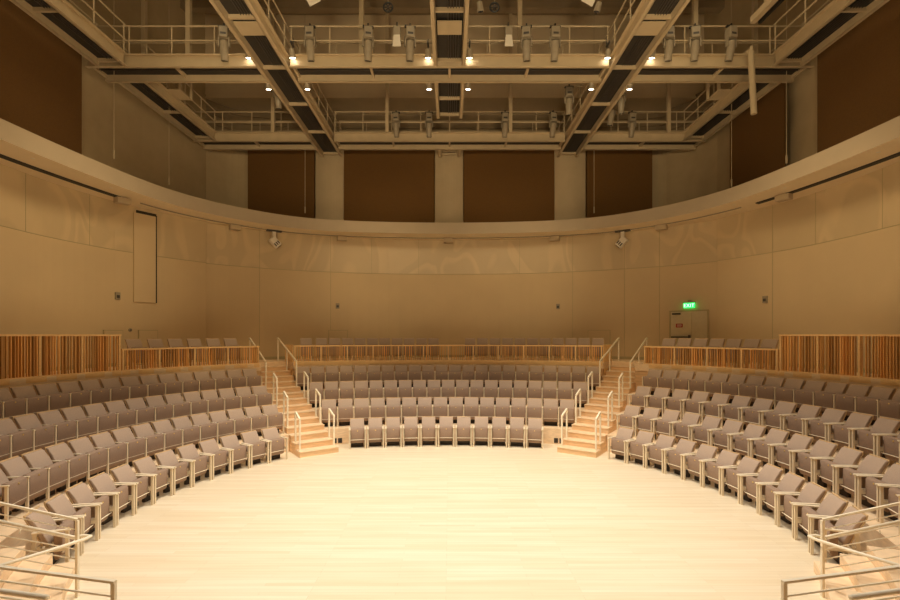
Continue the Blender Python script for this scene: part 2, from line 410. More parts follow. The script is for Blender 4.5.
# ------------------------------------------------------------------ theatre seats
def seat_template(width, style, name='auditorium_chair'):
    """front posts on y=0, occupant faces +y. style: 'own' (two arms, two posts), 'shared' (one arm at +x), 'shared_end' (both), 'loose'"""
    root = thing(name, 'taupe seat', 'seat')
    w = {'own': width-.125, 'loose': min(width-.05,.46)}.get(style, width-.058)/2
    front_ = [(-.235,.40),(-.275,.49),(-.325,.60),(-.385,.71),(-.44,.79),(-.475,.845)]
    rear = [(-.535,.865),(-.525,.82),(-.475,.73),(-.41,.61),(-.355,.50),(-.31,.40)]
    m = MB(); m.extr(front_ + [(-.505,.868)] + rear, -w, w); back_ = m.build('backrest', M['fabric'], root, bevel=.016, smooth=True)
    m = MB(); m.extr([(-.31,.40),(-.355,.50),(-.41,.61),(-.475,.73),(-.525,.82),(-.535,.884),(-.556,.884),(-.541,.815),(-.491,.722),(-.426,.602),(-.371,.492),(-.326,.39)], -w-.006, w+.006)
    m.build('back_shell', M['shell'], back_)
    sy, sz = (.06,.045) if style.startswith('shared') else (.035,.02)
    prof = [(-.125,.585),(-.11,.56),(-.105,.40),(-.115,.27),(-.14,.20),(-.18,.17),(-.215,.19),(-.225,.27),(-.22,.40),(-.225,.55),(-.235,.59),(-.18,.605)]
    prof = [(y+sy, z+(sz if z > .3 else -.02)) for y, z in prof]
    m = MB(); m.extr(prof, -w+.004, w-.004); seat = m.build('seat', M['fabric_seat'], root, bevel=.012, smooth=True)
    m = MB(); m.lathe([(.016,0),(.016,.006),(.012,.008)], 8, Matrix.Translation((0,-.108+sy,.535+sz)) @ Matrix.Rotation(-PI/2,4,'X')); m.build('number_plaque', M['brass'], seat)
    if style == 'loose':
        sides = (-w+.03, w-.03)
        for x in sides:
            m = MB(); m.bar((x,-.1,0),(x,-.14,.3),.03,.03); m.build('leg', M['post'], root)
            m = MB(); m.bar((x,-.5,0),(x,-.36,.42),.03,.03); m.build('leg', M['post'], root)
        m = MB(); m.bar((-w+.03,-.33,.39),(w-.03,-.33,.39),.03,.03); m.build('frame_bar', M['post'], root)
        return root
    hw = width/2
    arms = {'own': (-hw+.038, hw-.038), 'shared': (hw,), 'shared_end': (-hw, hw)}[style]
    aw = .058 if style == 'own' else .04
    pw = .036 if style == 'own' else .034
    af, py = (.045, 0) if style == 'own' else (-.035, -.07)
    for x in arms:
        m = MB(); m.box((x-aw/2,-.44,.602),(x+aw/2,af,.628)); arm = m.build('armrest', M['arm'], root, bevel=.006)
        m = MB(); m.box((x-pw/2,py-.022,0),(x+pw/2,py+.022,.602)); m.build('front_post', M['post'], root)
        m = MB(); m.bar((x,-.46,0),(x,-.40,.602),pw,.05,Vector((0,1,0))); m.build('rear_post', M['post'], root)
        m = MB(); m.box((x-pw*.35,-.43,.30),(x+pw*.35,py-.02,.37)); m.build('side_rail', M['post'], root)
    m = MB(); m.box((-w+.02,-.34,.0),(w-.02,-.27,.15)); m.box((-w+.05,-.30,.13),(w-.05,-.22,.20)); m.build('underseat_shade_block', M['underseat'], root)  # dark blocks added for underseat shade, also standing for the seat mechanism
    m = MB(); m.tube([(-hw+.03 if style=='own' else -w, -.06,.275),(hw-.03, -.06,.275)], .009, 6); m.build('cross_bar', M['rail'], root)
    m = MB(); m.bar((-hw+.03 if style=='own' else -w,-.36,.385),(hw-.03,-.36,.385),.04,.04); m.build('frame_bar', M['post'], root)
    return root
def place(o, p, z, target):
    d = (target - p)
    o.location = (p.x, p.y, z); o.rotation_euler = (0,0,math.atan2(d.y, d.x) - PI/2)
ROW = ['front','second','third','fourth']
def block_row(positions, z, target, width, style, labels, group):
    tpl = seat_template(width, style)
    end = seat_template(width, 'shared_end') if style == 'shared' else None
    used = False
    for i, (p, lab) in enumerate(zip(positions, labels)):
        if end is not None and i == len(positions)-1: o = end
        elif not used: o = tpl; used = True
        else: o = copy_tree(tpl)
        place(o, p, z, target); tag(o, lab, 'chair', group)
# side blocks: (start angle, pitch in degrees, count, style)
sideL = [(47.7,5.38,12,'own'),(43.9,4.03,15,'shared'),(43.1,3.508,15,'shared'),(42.6,3.10,15,'shared')]
sideR = [(47.7,5.36,12,'own'),(45.2,4.53,14,'own'),(44.4,3.94,13,'own'),(44.3,3.07,15,'shared')]
for sx, sd, rows in ((-1,'left',sideL),(1,'right',sideR)):
    for k, (a, pt, n, sty) in enumerate(rows):
        R = RL[k]; w = math.radians(pt)*(R + (.0 if sty=='own' else .03))
        idx = range(n)
        P = [ringp(a + pt*(i+.5), R) for i in idx]
        P = [Vector((sx*p.x, p.y)) for p in P]
        L = ['%s tip-up taupe seat from the aisle stairs, %s row of the %s block' % (ORD[i], ROW[k], sd) for i in idx]
        if sx > 0 and sty == 'shared':     # arm stands on the +x side of each seat, so run towards the stairs
            P = P[::-1]; L = L[::-1]
        if sx < 0 and sty == 'shared': P = P[::-1]; L = L[::-1]
        # facing the stage, +x of a seat lies clockwise; pick the order so that the last seat is the one needing both arms
        block_row(P if sx < 0 else P[::-1], LV[k], C0, w, sty, L if sx < 0 else L[::-1], 'taupe tip-up seats in the %s row of the %s block' % (ROW[k], sd))
for k, (hw, n, sty) in enumerate(((3.10,11,'own'),(4.27,16,'shared'),(4.97,19,'shared'),(5.72,22,'shared'))):
    pt = 2*hw/n; R = RCb[k]
    P = [arcp(0, R)]*0
    for i in range(n):
        ang = (-hw + pt*(i+.5))/R; P.append(Vector((R*math.sin(ang) - (.06 if k == 0 else 0), CC.y + R*math.cos(ang))))
    L = ['%s tip-up taupe seat from the left, %s row of the centre back block' % (ORD[i], ROW[k]) for i in range(n)]
    block_row(P[::-1] if sty == 'shared' else P, LV[k], CC, pt, sty, L[::-1] if sty == 'shared' else L, 'taupe tip-up seats in the %s row of the centre block' % ROW[k])
# loose chairs behind the low balustrades on the walkway
def loose(points, target, labels, group):
    tpl = seat_template(.5, 'loose', 'walkway_chair')
    for i, (p, l) in enumerate(zip(points, labels)):
        o = tpl if i == 0 else copy_tree(tpl)
        place(o, p, TOP, target); o.scale = (1,1,1.055); tag(o, l, 'chair', group)
def px_arc(px, R):
    t = (px-449.5)/480; lo, hi = 5, 40
    f = lambda Y: (Vector((CAMX + t*Y, Y)) - CC).length - R
    for _ in range(60):
        m_ = (lo+hi)/2
        if f(m_) > 0: hi = m_
        else: lo = m_
    return Vector((CAMX + t*lo, lo))
def deg_of(px, R):
    t = (px-449.5)/480; lo, hi = 5, 40
    f = lambda Y: (Vector((CAMX + t*Y, Y)) - C0).length - R
    for _ in range(60):
        m_ = (lo+hi)/2
        if f(m_) > 0: hi = m_
        else: lo = m_
    p = Vector((CAMX + t*lo, lo)) - C0; return math.degrees(math.atan2(p.x, p.y))
Rw = 17.95
xs = [px_arc(p, Rw+.5) for p in (306,321.5,334.5,347.5,360,372.5,384.5,397,409,421.5,433.5)]
ys = [px_arc(p, Rw+.5) for p in (470,482.5,495,507.5,520,532.5,545,558,571,584,598)]
back_off = lambda P: [p + (CC-p).normalized()*.5 for p in P]
loose(back_off(xs), CC, ['%s taupe chair from the left behind the centre balustrade, left of the gap' % ORD[i] for i in range(11)], 'chairs behind the centre balustrade')
loose(back_off(ys), CC, ['%s taupe chair behind the centre balustrade, counted rightward from the gap' % ORD[i] for i in range(11)], 'chairs behind the centre balustrade')
lp = [ringp(deg_of(p, 11.65), 11.15) for p in (133,154.5,174.5,193.5,212.5,230)][::-1]
rp_ = [ringp(deg_of(p, 11.65), 11.15) for p in (669.5,685,701,717.5,734.5,752.5,770.5)]
loose(lp, C0, ['%s taupe chair from the stairs behind the left low balustrade' % ORD[i] for i in range(6)], 'chairs behind the left balustrade')
loose(rp_, C0, ['%s taupe chair from the stairs behind the right low balustrade' % ORD[i] for i in range(7)], 'chairs behind the right balustrade')

# ------------------------------------------------------------------ balustrades
def balustrade(path, h, label, zbase=TOP, pitch=.078, post_every=1.02, group=None):
    """path: list of plan points; vertical cedar fins between a base beam and a top rail"""
    root = thing('balustrade', label, 'balustrade', (0,0,0), 0, group)
    top = MB(); base = MB()
    for mb, z0, z1, w in ((top, zbase+h-.05, zbase+h, .11), (base, zbase-.13, zbase+.03, .11)):
        L, Rr = [], []
        for i, p in enumerate(path):
            d = (path[min(i+1,len(path)-1)] - path[max(i-1,0)]).normalized(); n = Vector((-d.y, d.x))
            L.append(p - n*w/2); Rr.append(p + n*w/2)
        N = len(path)
        vs = [v3(p,z0) for p in L]+[v3(p,z0) for p in Rr]+[v3(p,z1) for p in Rr]+[v3(p,z1) for p in L]
        fs = []
        for i in range(N-1):
            for a in range(4):
                b = (a+1) % 4; fs.append((a*N+i, a*N+i+1, b*N+i+1, b*N+i))
        fs += [(0,N,2*N,3*N),(4*N-1,3*N-1,2*N-1,N-1)]
        mb.add(vs, fs)
    top.build('top_rail', M['slatrail'], root); base.build('base_beam', M['slatrail'], root)
    # walk along
    cum = [0]
    for a, b in zip(path, path[1:]): cum.append(cum[-1] + (b-a).length)
    def at(s):
        for i in range(len(path)-1):
            if s <= cum[i+1] + 1e-6:
                k = (s-cum[i])/(cum[i+1]-cum[i]); return path[i].lerp(path[i+1], k), (path[i+1]-path[i]).normalized()
        return path[-1], (path[-1]-path[-2]).normalized()
    T = cum[-1]; np_ = max(1, round(T/post_every))
    for j in range(np_+1):
        p, d = at(min(max(j*T/np_, .04), T-.04)); m = MB()
        m.box((-.026,-.05,zbase+.03),(.026,.05,zbase+h-.05), Matrix.Translation((p.x,p.y,0)) @ Matrix.Rotation(math.atan2(d.y,d.x),4,'Z')); m.build('post', M['slatrail'], root)
    s = .10; sl = MB()
    while s < T-.08:
        w = random.choice((.018,.022,.026,.032,.04)); dp = random.choice((.04,.065,.09))
        p, d = at(s); off = random.uniform(-.012,.012); n = Vector((-d.y, d.x))
        near_post = min(abs(s - j*T/np_) for j in range(np_+1)) < .055
        if not near_post:
            sl.box((-w/2,-dp/2,zbase+.03),(w/2,dp/2,zbase+h-.05), Matrix.Translation((p.x+n.x*off,p.y+n.y*off,0)) @ Matrix.Rotation(math.atan2(d.y,d.x),4,'Z'))
        s += pitch*random.uniform(.8,1.15)
    sl.build('slat_screen', M['slat'], root)
    return root
RB = EL[3] + .05
def ring_path(d0, d1, R, n): return [ringp(d0 + (d1-d0)*i/n, R) for i in range(n+1)]
dl = 65.8
a_in = clip_deg(RB, SW+.08)
balustrade([mir(p) for p in ring_path(a_in, dl-.12, RB, 14)], .65, 'low cedar slat balustrade between the left aisle stairs and the taller screen')
balustrade(ring_path(42.7, 66.38, RB, 14), .65, 'low cedar slat balustrade between the right aisle stairs and the taller screen')
balustrade([mir(p) for p in ring_path(dl, 112, RB, 24)], 1.07, 'tall cedar slat screen along the left upper walkway')
balustrade(ring_path(66.5, 112, RB, 24), 1.07, 'tall cedar slat screen along the right upper walkway')
xe = clip_x(EC[3]+.05, -SW-.06)
balustrade([arcp(-xe + 2*xe*i/20, EC[3]+.05) for i in range(21)], .65, 'long low cedar slat balustrade above the centre back block')
# short returns beside the stairs
for sx, sd in ((-1,'left'),(1,'right')):
    for off, nm in ((SW+.10,'outer'),(-SW-.12,'inner')):
        base_s = sT + .02
        if off < 0:
            a = arcp(clip_x(EC[3]+.19, off), EC[3]+.19)
        else:
            a = ringp(clip_deg(RB+.14, off), RB+.14)
        b = a + SD*.75
        if off > 0 and sx > 0: a = ringp(42.7, RB+.12); b = a + SD*.75
        if off < 0:
            a = arcp(clip_x(EC[3]+.12, -SW-.045), EC[3]+.12) ; b = a + SD*.95; nn = SN*-.02
            m = MB(); m.prism([(sx*p.x, p.y) for p in (a-nn, b-nn, b+nn, a+nn)], LV[3]+.01, TOP+.64)
            root = thing('end_panel', 'solid oak end panel beside the %s aisle stairs, closing the centre balustrade' % sd, 'panel', (0,0,0))
            m.build('board', M['slatrail'], root)
            m = MB(); m.prism([(sx*p.x, p.y) for p in (a-nn*1.4, b-nn*1.4, b+nn*1.4, a+nn*1.4)], TOP+.64, TOP+.67); m.build('cap', M['slatrail'], root)
            continue
        balustrade([Vector((sx*a.x, a.y)), Vector((sx*b.x, b.y))], .65, 'short cedar slat return on the %s side at the head of the %s stairs' % (nm, sd), post_every=.75)

# ------------------------------------------------------------------ guard rails near the camera
def guard(sx, sd):
    a = Vector((-5.07 if sx < 0 else 5.18, 6.6, 0)); rad = Vector((sx*.85, -.525, 0))
    root = thing('guard_rail', 'cream steel guard rail with thin bars climbing the %s entry steps' % sd, 'railing', a)
    L = 1.7; h = 1.06; sl = .47
    def zf(l): # tread height under the rail
        R = (a.xy + rad.xy*l - C0).length
        return 0 if R < 6.08 else RIS if R < 6.40 else 2*RIS if R < 6.72 else 3*RIS
    lev = lambda l: sl*min(l, 1.1)
    for l in (0, 1.62):
        m = MB(); m.box((-.018,-.018,zf(l)),(.018,.018,h+lev(l)-.01), Matrix.Translation(rad*l)); m.build('post', M['rail'], root)
    m = MB(); P = [Vector((0,0,h)), rad*1.1 + Vector((0,0,h+lev(1.1))), rad*L + Vector((0,0,h+lev(L)))]
    for p, q in zip(P, P[1:]): m.bar(p, q, .04, .028)
    m.build('top_rail', M['rail'], root)
    for k in range(6):
        d = .14 + .135*k
        m = MB(); m.tube([p - Vector((0,0,d)) for p in P], .008, 6); m.build('bar', M['rail'], root)
    # grip rail looping round the end post
    n = Vector((sx*-.525, -.85, 0))
    m = MB()
    far = [rad*1.1 - n*.09 + Vector((0,0,.80+lev(1.1))), rad*.05 - n*.09 + Vector((0,0,.80)), rad*-.08 - n*.07 + Vector((0,0,.80)), rad*-.15 + Vector((0,0,.80))]
    near = [rad*-.09 + n*.08 + Vector((0,0,.80)), rad*.25 + n*.36 + Vector((0,0,.83)), rad*.9 + n*.9 + Vector((0,0,.90))]
    m.tube(far + near, .022, 8); g = m.build('grip_rail', M['rail'], root, smooth=True)
    m = MB(); m.tube([rad*.6 + Vector((0,0,.72+sl*.6)), rad*.6 - n*.09 + Vector((0,0,.79+sl*.6))], .008, 6); m.build('bracket', M['rail'], g)
    # second guard on the near platform
    a2 = Vector((-2.70 if sx < 0 else 2.79, 3.93, LV[1]))
    root = thing('guard_rail', 'cream steel guard rail on the near platform at the bottom %s corner' % sd, 'railing', a2)
    d = Vector((sx*.978, .209, 0))
    for l in (0, 1.3, 2.5):
        m = MB(); m.box((-.016,-.016,0),(.016,.016,1.06), Matrix.Translation(d*l)); m.build('post', M['rail'], root)
    m = MB(); m.bar(Vector((0,0,1.07)) - d*.016, d*2.6 + Vector((0,0,1.07)), .034, .02); m.build('top_rail', M['rail'], root)
    for k in range(6):
        m = MB(); m.tube([Vector((0,0,.95-.14*k)), d*2.5 + Vector((0,0,.95-.14*k))], .009, 6); m.build('bar', M['rail'], root)
    nn = Vector((sx*.209,-.978,0))
    m = MB(); m.tube([d*.55 + nn*.10 + Vector((0,0,.93)), d*2.5 + nn*.10 + Vector((0,0,.93))], .022, 8); g = m.build('grip_rail', M['rail'], root, smooth=True)
    m = MB(); m.tube([d*1.3 + Vector((0,0,.86)), d*1.3 + nn*.10 + Vector((0,0,.91))], .008, 6); m.build('bracket', M['rail'], g)
guard(-1,'left'); guard(1,'right')

# ------------------------------------------------------------------ ring soffit and upper hall
RP = [(0,21.1),(2.4,20.98),(4.8,20.6),(6.6,19.85),(8.2,18.4),(9.15,16.9),(9.65,15.4),(9.98,13.2),(10.15,10.8),(10.15,8.2),(9.8,5),(8.4,1.5),(5,-1.3),(0,-2.3)]
rh = catmull(RP, 6)
ring = [Vector(p) for p in rh] + [mir(p) for p in rh[::-1][1:-1]]
def outw(pts, d): return [p + (p-Vector((0,10))).normalized()*d for p in pts]
mb = MB()
lo = [v3(p, SOFF) for p in ring]; hi = [v3(p, RTOP) for p in outw(ring, .06)]; ht = [v3(p, RTOP) for p in outw(ring, 2.6)]; lt = [v3(p, SOFF) for p in outw(ring, 2.6)]
mb.strip(lt, lo, True); struct(mb, 'ceiling_ring_soffit', M['soffit'])
mb = MB(); mb.strip(lo, hi, True); mb.strip(hi, ht, True); struct(mb, 'trim_ring_fascia', M['ring'])
# curtain track set under the soffit
def off_ring(d, i0, i1): return outw(ring, d)[i0:i1]
nr = len(ring)
def track(pts, label):
    m = MB(); L = [v3(p, SOFF-.03) for p in pts]; w = outw(pts, .19)
    root = m.strip(L, [v3(p, SOFF-.03) for p in w]).strip(L, [v3(p, SOFF) for p in pts]).strip([v3(p, SOFF-.03) for p in w], [v3(p, SOFF) for p in w]).build('curtain_track', M['grate'])
    tag(root, label, 'track')
full = outw(ring, .88)
rt = full[:62]; lf = [mir(p) for p in rt]
track([p for p in rt if 9.4 < (p.x) and 6 < p.y < 16.3], 'dark slotted track under the ring soffit along the right wall')
track([p for p in lf if -9.4 > (p.x) and 6 < p.y < 15.6], 'dark slotted track under the ring soffit along the left wall')
cen = [p for p in lf[::-1] if p.y > 16.0 and p.x < 0] + [p for p in rt if p.y > 16.6]
m = MB(); m.tube([v3(p, SOFF-.02) for p in cen], .022, 5); tag(m.build('curtain_track', M['fix']), 'thin curved curtain track under the ring soffit at the back', 'track')

# upper walls above the ring
UB = 22.6; UT = 17.6
def quad(p, q, z0, z1): return MB().add([v3(p,z0),v3(q,z0),v3(q,z1),v3(p,z1)], [(0,1,2,3)])
upl = {1: [(11.5,-3),(11.5,14.6),(11.3,17.5),(11.15,19.9),(11.16,21.2)], -1: [(11.5,-3),(11.5,14.6),(11.15,17.5),(10.6,21.0)]}
for sx, nm in ((-1,'left'),(1,'right')):
    m = MB(); m.strip([Vector((sx*p[0],p[1],RTOP-.2)) for p in upl[sx]], [Vector((sx*p[0],p[1],UT)) for p in upl[sx]]); struct(m, 'wall_upper_'+nm, M['upper'])
cor = catmull([(-10.6,21.0),(-9.9,21.9),(-8.4,22.35),(-6,UB)], 5); cor2 = catmull([(-11.15,19.9),(-10.85,20.9),(-10.25,21.8),(-9.4,22.4),(-6,UB)], 5)
m = MB(); P = [Vector(p) for p in cor] + [Vector((-p[0],p[1])) for p in cor2[::-1]]
m.strip([v3(p, RTOP-.2) for p in P], [v3(p, 12.0) for p in P]); struct(m, 'wall_upper_back', M['upper'])
# ribbed panelling above catwalk level
m = MB(); z = 12.0; P2 = P
while z < 14.0:
    m.strip([v3(p, z) for p in P2], [v3(p, z+.26) for p in P2]); q2 = [p - Vector((0,.07)) for p in P2]
    m.strip([v3(p, z+.26) for p in P2], [v3(p, z+.28) for p in q2]); m.strip([v3(p, z+.28) for p in q2], [v3(p, z+.35) for p in q2]); m.strip([v3(p, z+.35) for p in q2], [v3(p, z+.35) for p in P2])
    z += .35
struct(m, 'wall_upper_back_ribs', M['deck'])
m = MB(); m.strip([Vector((-11.5,-3,RTOP-.2)), Vector((11.5,-3,RTOP-.2))], [Vector((-11.5,-3,UT)), Vector((11.5,-3,UT))]); struct(m, 'wall_upper_front', M['upper'])
m = MB(); m.box((-11.8,-3.2,UT),(11.8,23,UT+.2)); struct(m, 'ceiling', M['deck'])
for i, y in enumerate((8.5, 12.2, 15.9, 19.6)):
    m = MB(); m.box((-11.4,y-.18,UT-.75),(11.4,y+.18,UT)); struct(m, 'ceiling_beam', M['deck'])
m = MB(); m.box((-11.8,20.95,13.95),(11.8,UB+.3,UT-.01)); struct(m, 'wall_upper_bulkhead', M['bulk'])
# piers
def pier(x, w, label):
    m = MB(); n = 10
    x = CAMX + (x-449.5)*21.75/480
    pts = [(x - w/2 + w*i/n, 21.84 - .16*math.sin(PI*i/n)) for i in range(n+1)] + [(x+w/2, UB-.05),(x-w/2, UB-.05)]
    m.prism(pts, RTOP, 12.0); tag(m.build('wall_pier', M['column']), label, 'pier')
pier(329, 1.27, 'pale rounded wall pier between the two left brown banners')
pier(449, 1.27, 'pale rounded wall pier between the two middle brown banners')
pier(570.5, 1.4, 'pale rounded wall pier between the two right brown banners')
# banners
def banner(p, q, label, z0=RTOP+.01, z1=12.6, th=.06):
    root = thing('acoustic_banner', label, 'banner', (0,0,0))
    m = MB(); n = 12; p = Vector(p); q = Vector(q); d = (q-p).normalized(); nn = Vector((-d.y, d.x))
    m.prism([tuple(p-nn*th/2), tuple(q-nn*th/2), tuple(q+nn*th/2), tuple(p+nn*th/2)], z0+.05, z1); m.build('cloth', M['banner'], root)
    m = MB(); m.bar(v3(p, z0+.025), v3(q, z0+.025), th+.01, .05); m.build('bottom_bar', M['black'], root)
K = 21.95
X = lambda px: CAMX + (px-449.5)*K/480
banner((X(248),K),(X(314.5),K), 'brown acoustic banner on the back wall, leftmost of the four')
banner((X(344),K),(X(434.5),K), 'brown acoustic banner on the back wall, just left of the middle pier')
banner((X(463.5),K),(X(554.5),K), 'brown acoustic banner on the back wall, just right of the middle pier')
banner((X(586.5),K),(X(652),K), 'brown acoustic banner on the back wall, rightmost of the four')
banner((-11.05,4),(-11.05,14.45), 'large brown acoustic banner filling the upper left side wall')
banner((11.15,14.45),(11.15,4), 'large brown acoustic banner filling the upper right side wall')
banner((10.85,18.45),(11.02,15.7), 'narrow brown acoustic banner hanging on the upper right wall beside a dark recess')

# ------------------------------------------------------------------ catwalks
BZ = 11.6; CH = .38
def channel(m, a, b, side):
    """C-channel whose web stands at the outer side"""
    a = Vector(a); b = Vector(b); d = (b-a).normalized(); n = Vector((-d.y, d.x, 0))*side
    m.bar(a + Vector((0,0,CH/2)), b + Vector((0,0,CH/2)), .02, CH)
    for z in (.012, CH-.012): m.bar(a + n*.05 + Vector((0,0,z)), b + n*.05 + Vector((0,0,z)), .11, .024)
def catwalk(a, b, w, label, rails=(1,1), zoff=0, hangers=(), panel=None):
    a = Vector((*a, BZ+zoff)); b = Vector((*b, BZ+zoff)); d = (b-a).normalized(); n = Vector((-d.y, d.x, 0)); L = (b-a).length
    root = thing('catwalk', label, 'catwalk', (0,0,0))
    for s in (-1, 1):
        m = MB(); channel(m, a + n*s*(w/2-.05), b + n*s*(w/2-.05), s); m.build('side_beam', M['steel'], root)
    m = MB(); m.bar(a + Vector((0,0,.21)), b + Vector((0,0,.21)), w-.13, .03)
    k = 0
    g = m.build('grating', M['grate'], root)
    c = max(2, round(L/2.4))
    for i in range(c+1):
        p = a + d*min(max(L*i/c, .05), L-.05) + Vector((0,0,.14)); m = MB(); m.bar(p - n*(w/2-.06), p + n*(w/2-.06), .07, .10); m.build('cross_member', M['steel'], root)
    if panel:
        p = a + d*panel + Vector((0,0,.10)); m = MB(); m.bar(p, p + d*.55, w-.2, .03); m.build('soffit_plate', M['column'], root)
    # bundled conduits below the grating
    m = MB()
    for i in range(5):
        o = n*(-w/2 + .18 + .07*i) + Vector((0,0,.165)); m.tube([a + o + d*.1, b + o - d*.1], .014, 5)
    m.build('conduits', M['fixdark'], root)
    for s, on in zip((-1,1), rails):
        if not on: continue
        r = MB(); e = n*s*w/2
        for hh in (.42, .85): r.tube([a + e + Vector((0,0,CH+hh)), b + e + Vector((0,0,CH+hh))], .024, 6)
        c = max(2, round(L/1.25))
        for i in range(c+1):
            p = a + e + d*min(max(L*i/c, .05), L-.05); r.tube([p + Vector((0,0,CH-.02)), p + Vector((0,0,CH+.85))], .02, 6)
        r.build('railing', M['steel'], root)
    for l, s in hangers:
        p = a + d*l + n*s*(w/2)
        m = MB(); m.box((-.07,-.07,CH-.02),(.07,.07,UT-BZ-zoff), Matrix.Translation(p)); m.build('hanger', M['steel'], root)
ox = CAMX
YA0, YA1, YB0, YB1 = 14.35, 15.18, 19.86, 20.72
ya = (YA0+YA1)/2; yb = (YB0+YB1)/2; wA = YA1-YA0
inn = 5.27; out_ = 10.06
catwalk((ox-10.85,ya),(ox-inn-.49,ya), wA, 'front cross catwalk of cream steel, left of the inner left catwalk', hangers=((2.6,1),))
catwalk((ox-inn+.49,ya),(ox+inn-.49,ya), wA, 'front cross catwalk of cream steel spanning the middle', hangers=((2.0,1),(7.0,1)))
catwalk((ox+inn+.49,ya),(ox+10.85,ya), wA, 'front cross catwalk of cream steel, right of the inner right catwalk', hangers=((2.0,1),))
catwalk((ox-10.6,yb),(ox-inn-.49,yb), YB1-YB0, 'rear cross catwalk of cream steel, left section before the back wall', hangers=((3.3,-1),))
catwalk((ox-inn+.49,yb),(ox+inn-.49,yb), YB1-YB0, 'rear cross catwalk of cream steel, middle section before the back wall', hangers=((2.2,-1),(7.3,-1)))
catwalk((ox+inn+.49,yb),(ox+10.6,yb), YB1-YB0, 'rear cross catwalk of cream steel, right section before the back wall', hangers=((3.3,-1),))
for sx, sd in ((-1,'left'),(1,'right')):
    catwalk((ox+sx*inn, 3),(ox+sx*inn, 21.5), .84, 'long inner %s catwalk running from front to back wall' % sd, zoff=-.02, panel=9.38)
    catwalk((ox+sx*out_, 3),(ox+sx*out_, YA0-.08), .82, 'outer %s catwalk along the side wall, nearer part' % sd)
    catwalk((ox+sx*out_, YA1+.08),(ox+sx*out_, YB0-.08), .82, 'outer %s catwalk along the side wall, farther part' % sd, hangers=((1.2,-sx),))
catwalk((ox,3),(ox,YA0-.08), .84, 'centre catwalk in front of the front cross catwalk', rails=(0,0), panel=9.38, hangers=((1,1),(5.2,-1)))
catwalk((ox,YA1+.08),(ox,17.75), .84, 'short centre catwalk stub between the two cross catwalks', rails=(0,0), hangers=((2.3,1),(2.3,-1)))
catwalk((ox,YB1+.08),(ox,21.6), .84, 'tiny centre catwalk stub touching the back wall', rails=(0,0))

# ------------------------------------------------------------------ rig lamps
def moving_head(name='moving_head_light', s=1.0):
    root = thing(name, 'moving light', 'stage light')
    m = MB(); m.box((-.16*s,-.04*s,-.05*s),(.16*s,.04*s,.0)); m.box((-.02,-.03,-.01),(.02,.12,.07)); m.build('clamp', M['black'], root)
    m = MB(); m.box((-.13*s,-.12*s,-.38*s),(.13*s,.12*s,-.05*s)); b = m.build('base', M['fix'], root, bevel=.03*s)
    m = MB(); m.box((-.08*s,-.126*s,-.30*s),(.08*s,-.118*s,-.24*s)); m.build('display', M['fixdark'], b)
    m = MB()
    for sx in (-1,1): m.box((sx*.145*s-.02*s,-.05*s,-.62*s),(sx*.145*s+.02*s,.05*s,-.33*s))
    m.box((-.16*s,-.05*s,-.40*s),(.16*s,.05*s,-.36*s)); m.build('yoke', M['fix'], root, bevel=.01*s)
    Mx = Matrix.Translation((0,0,-.60*s)) @ Matrix.Rotation(math.radians(14),4,'X')
    m = MB(); m.lathe([(.05*s,.17*s),(.11*s,.14*s),(.12*s,.02*s),(.12*s,-.15*s),(.10*s,-.33*s),(.11*s,-.37*s),(.11*s,-.40*s)], 14, Mx); h = m.build('head', M['fix'], root, smooth=False)
    m = MB(); m.lathe([(.09*s,-.398*s),(.085*s,-.41*s)], 14, Mx); m.build('lens', M['lens'], h)
    return root
def spot_can(name='spot_lamp', lit=True):
    root = thing(name, 'spot', 'spot lamp')
    m = MB(); m.box((-.025,-.13,-.02),(.025,.14,.03)); m.box((-.01,-.01,-.16),(.01,.01,-.02)); m.box((-.015,.10,.0),(.015,.14,.22)); m.build('clamp', M['fixdark'], root)
    Mx = Matrix.Translation((0,0,-.26)) @ Matrix.Rotation(math.radians(20),4,'X')
    m = MB(); m.lathe([(.04,.12),(.075,.10),(.08,-.02),(.095,-.13)], 12, Mx); h = m.build('can', M['fix'], root)
    m = MB(); m.lathe([(.085,-.128),(.06,-.145)], 12, Mx); m.build('lens', M['glow'] if lit else M['lens'], h)
    return root
def inst(cache, key, maker, loc, rz, label, group):
    if key not in cache: cache[key] = o = maker()
    else: o = copy_tree(cache[key])
    o.location = loc; o.rotation_euler = (0,0,rz); tag(o, label, None, group); return o
cache = {}
def XY(px, Y): return CAMX + (px-449.5)*Y/480
ZR = BZ + CH + .85
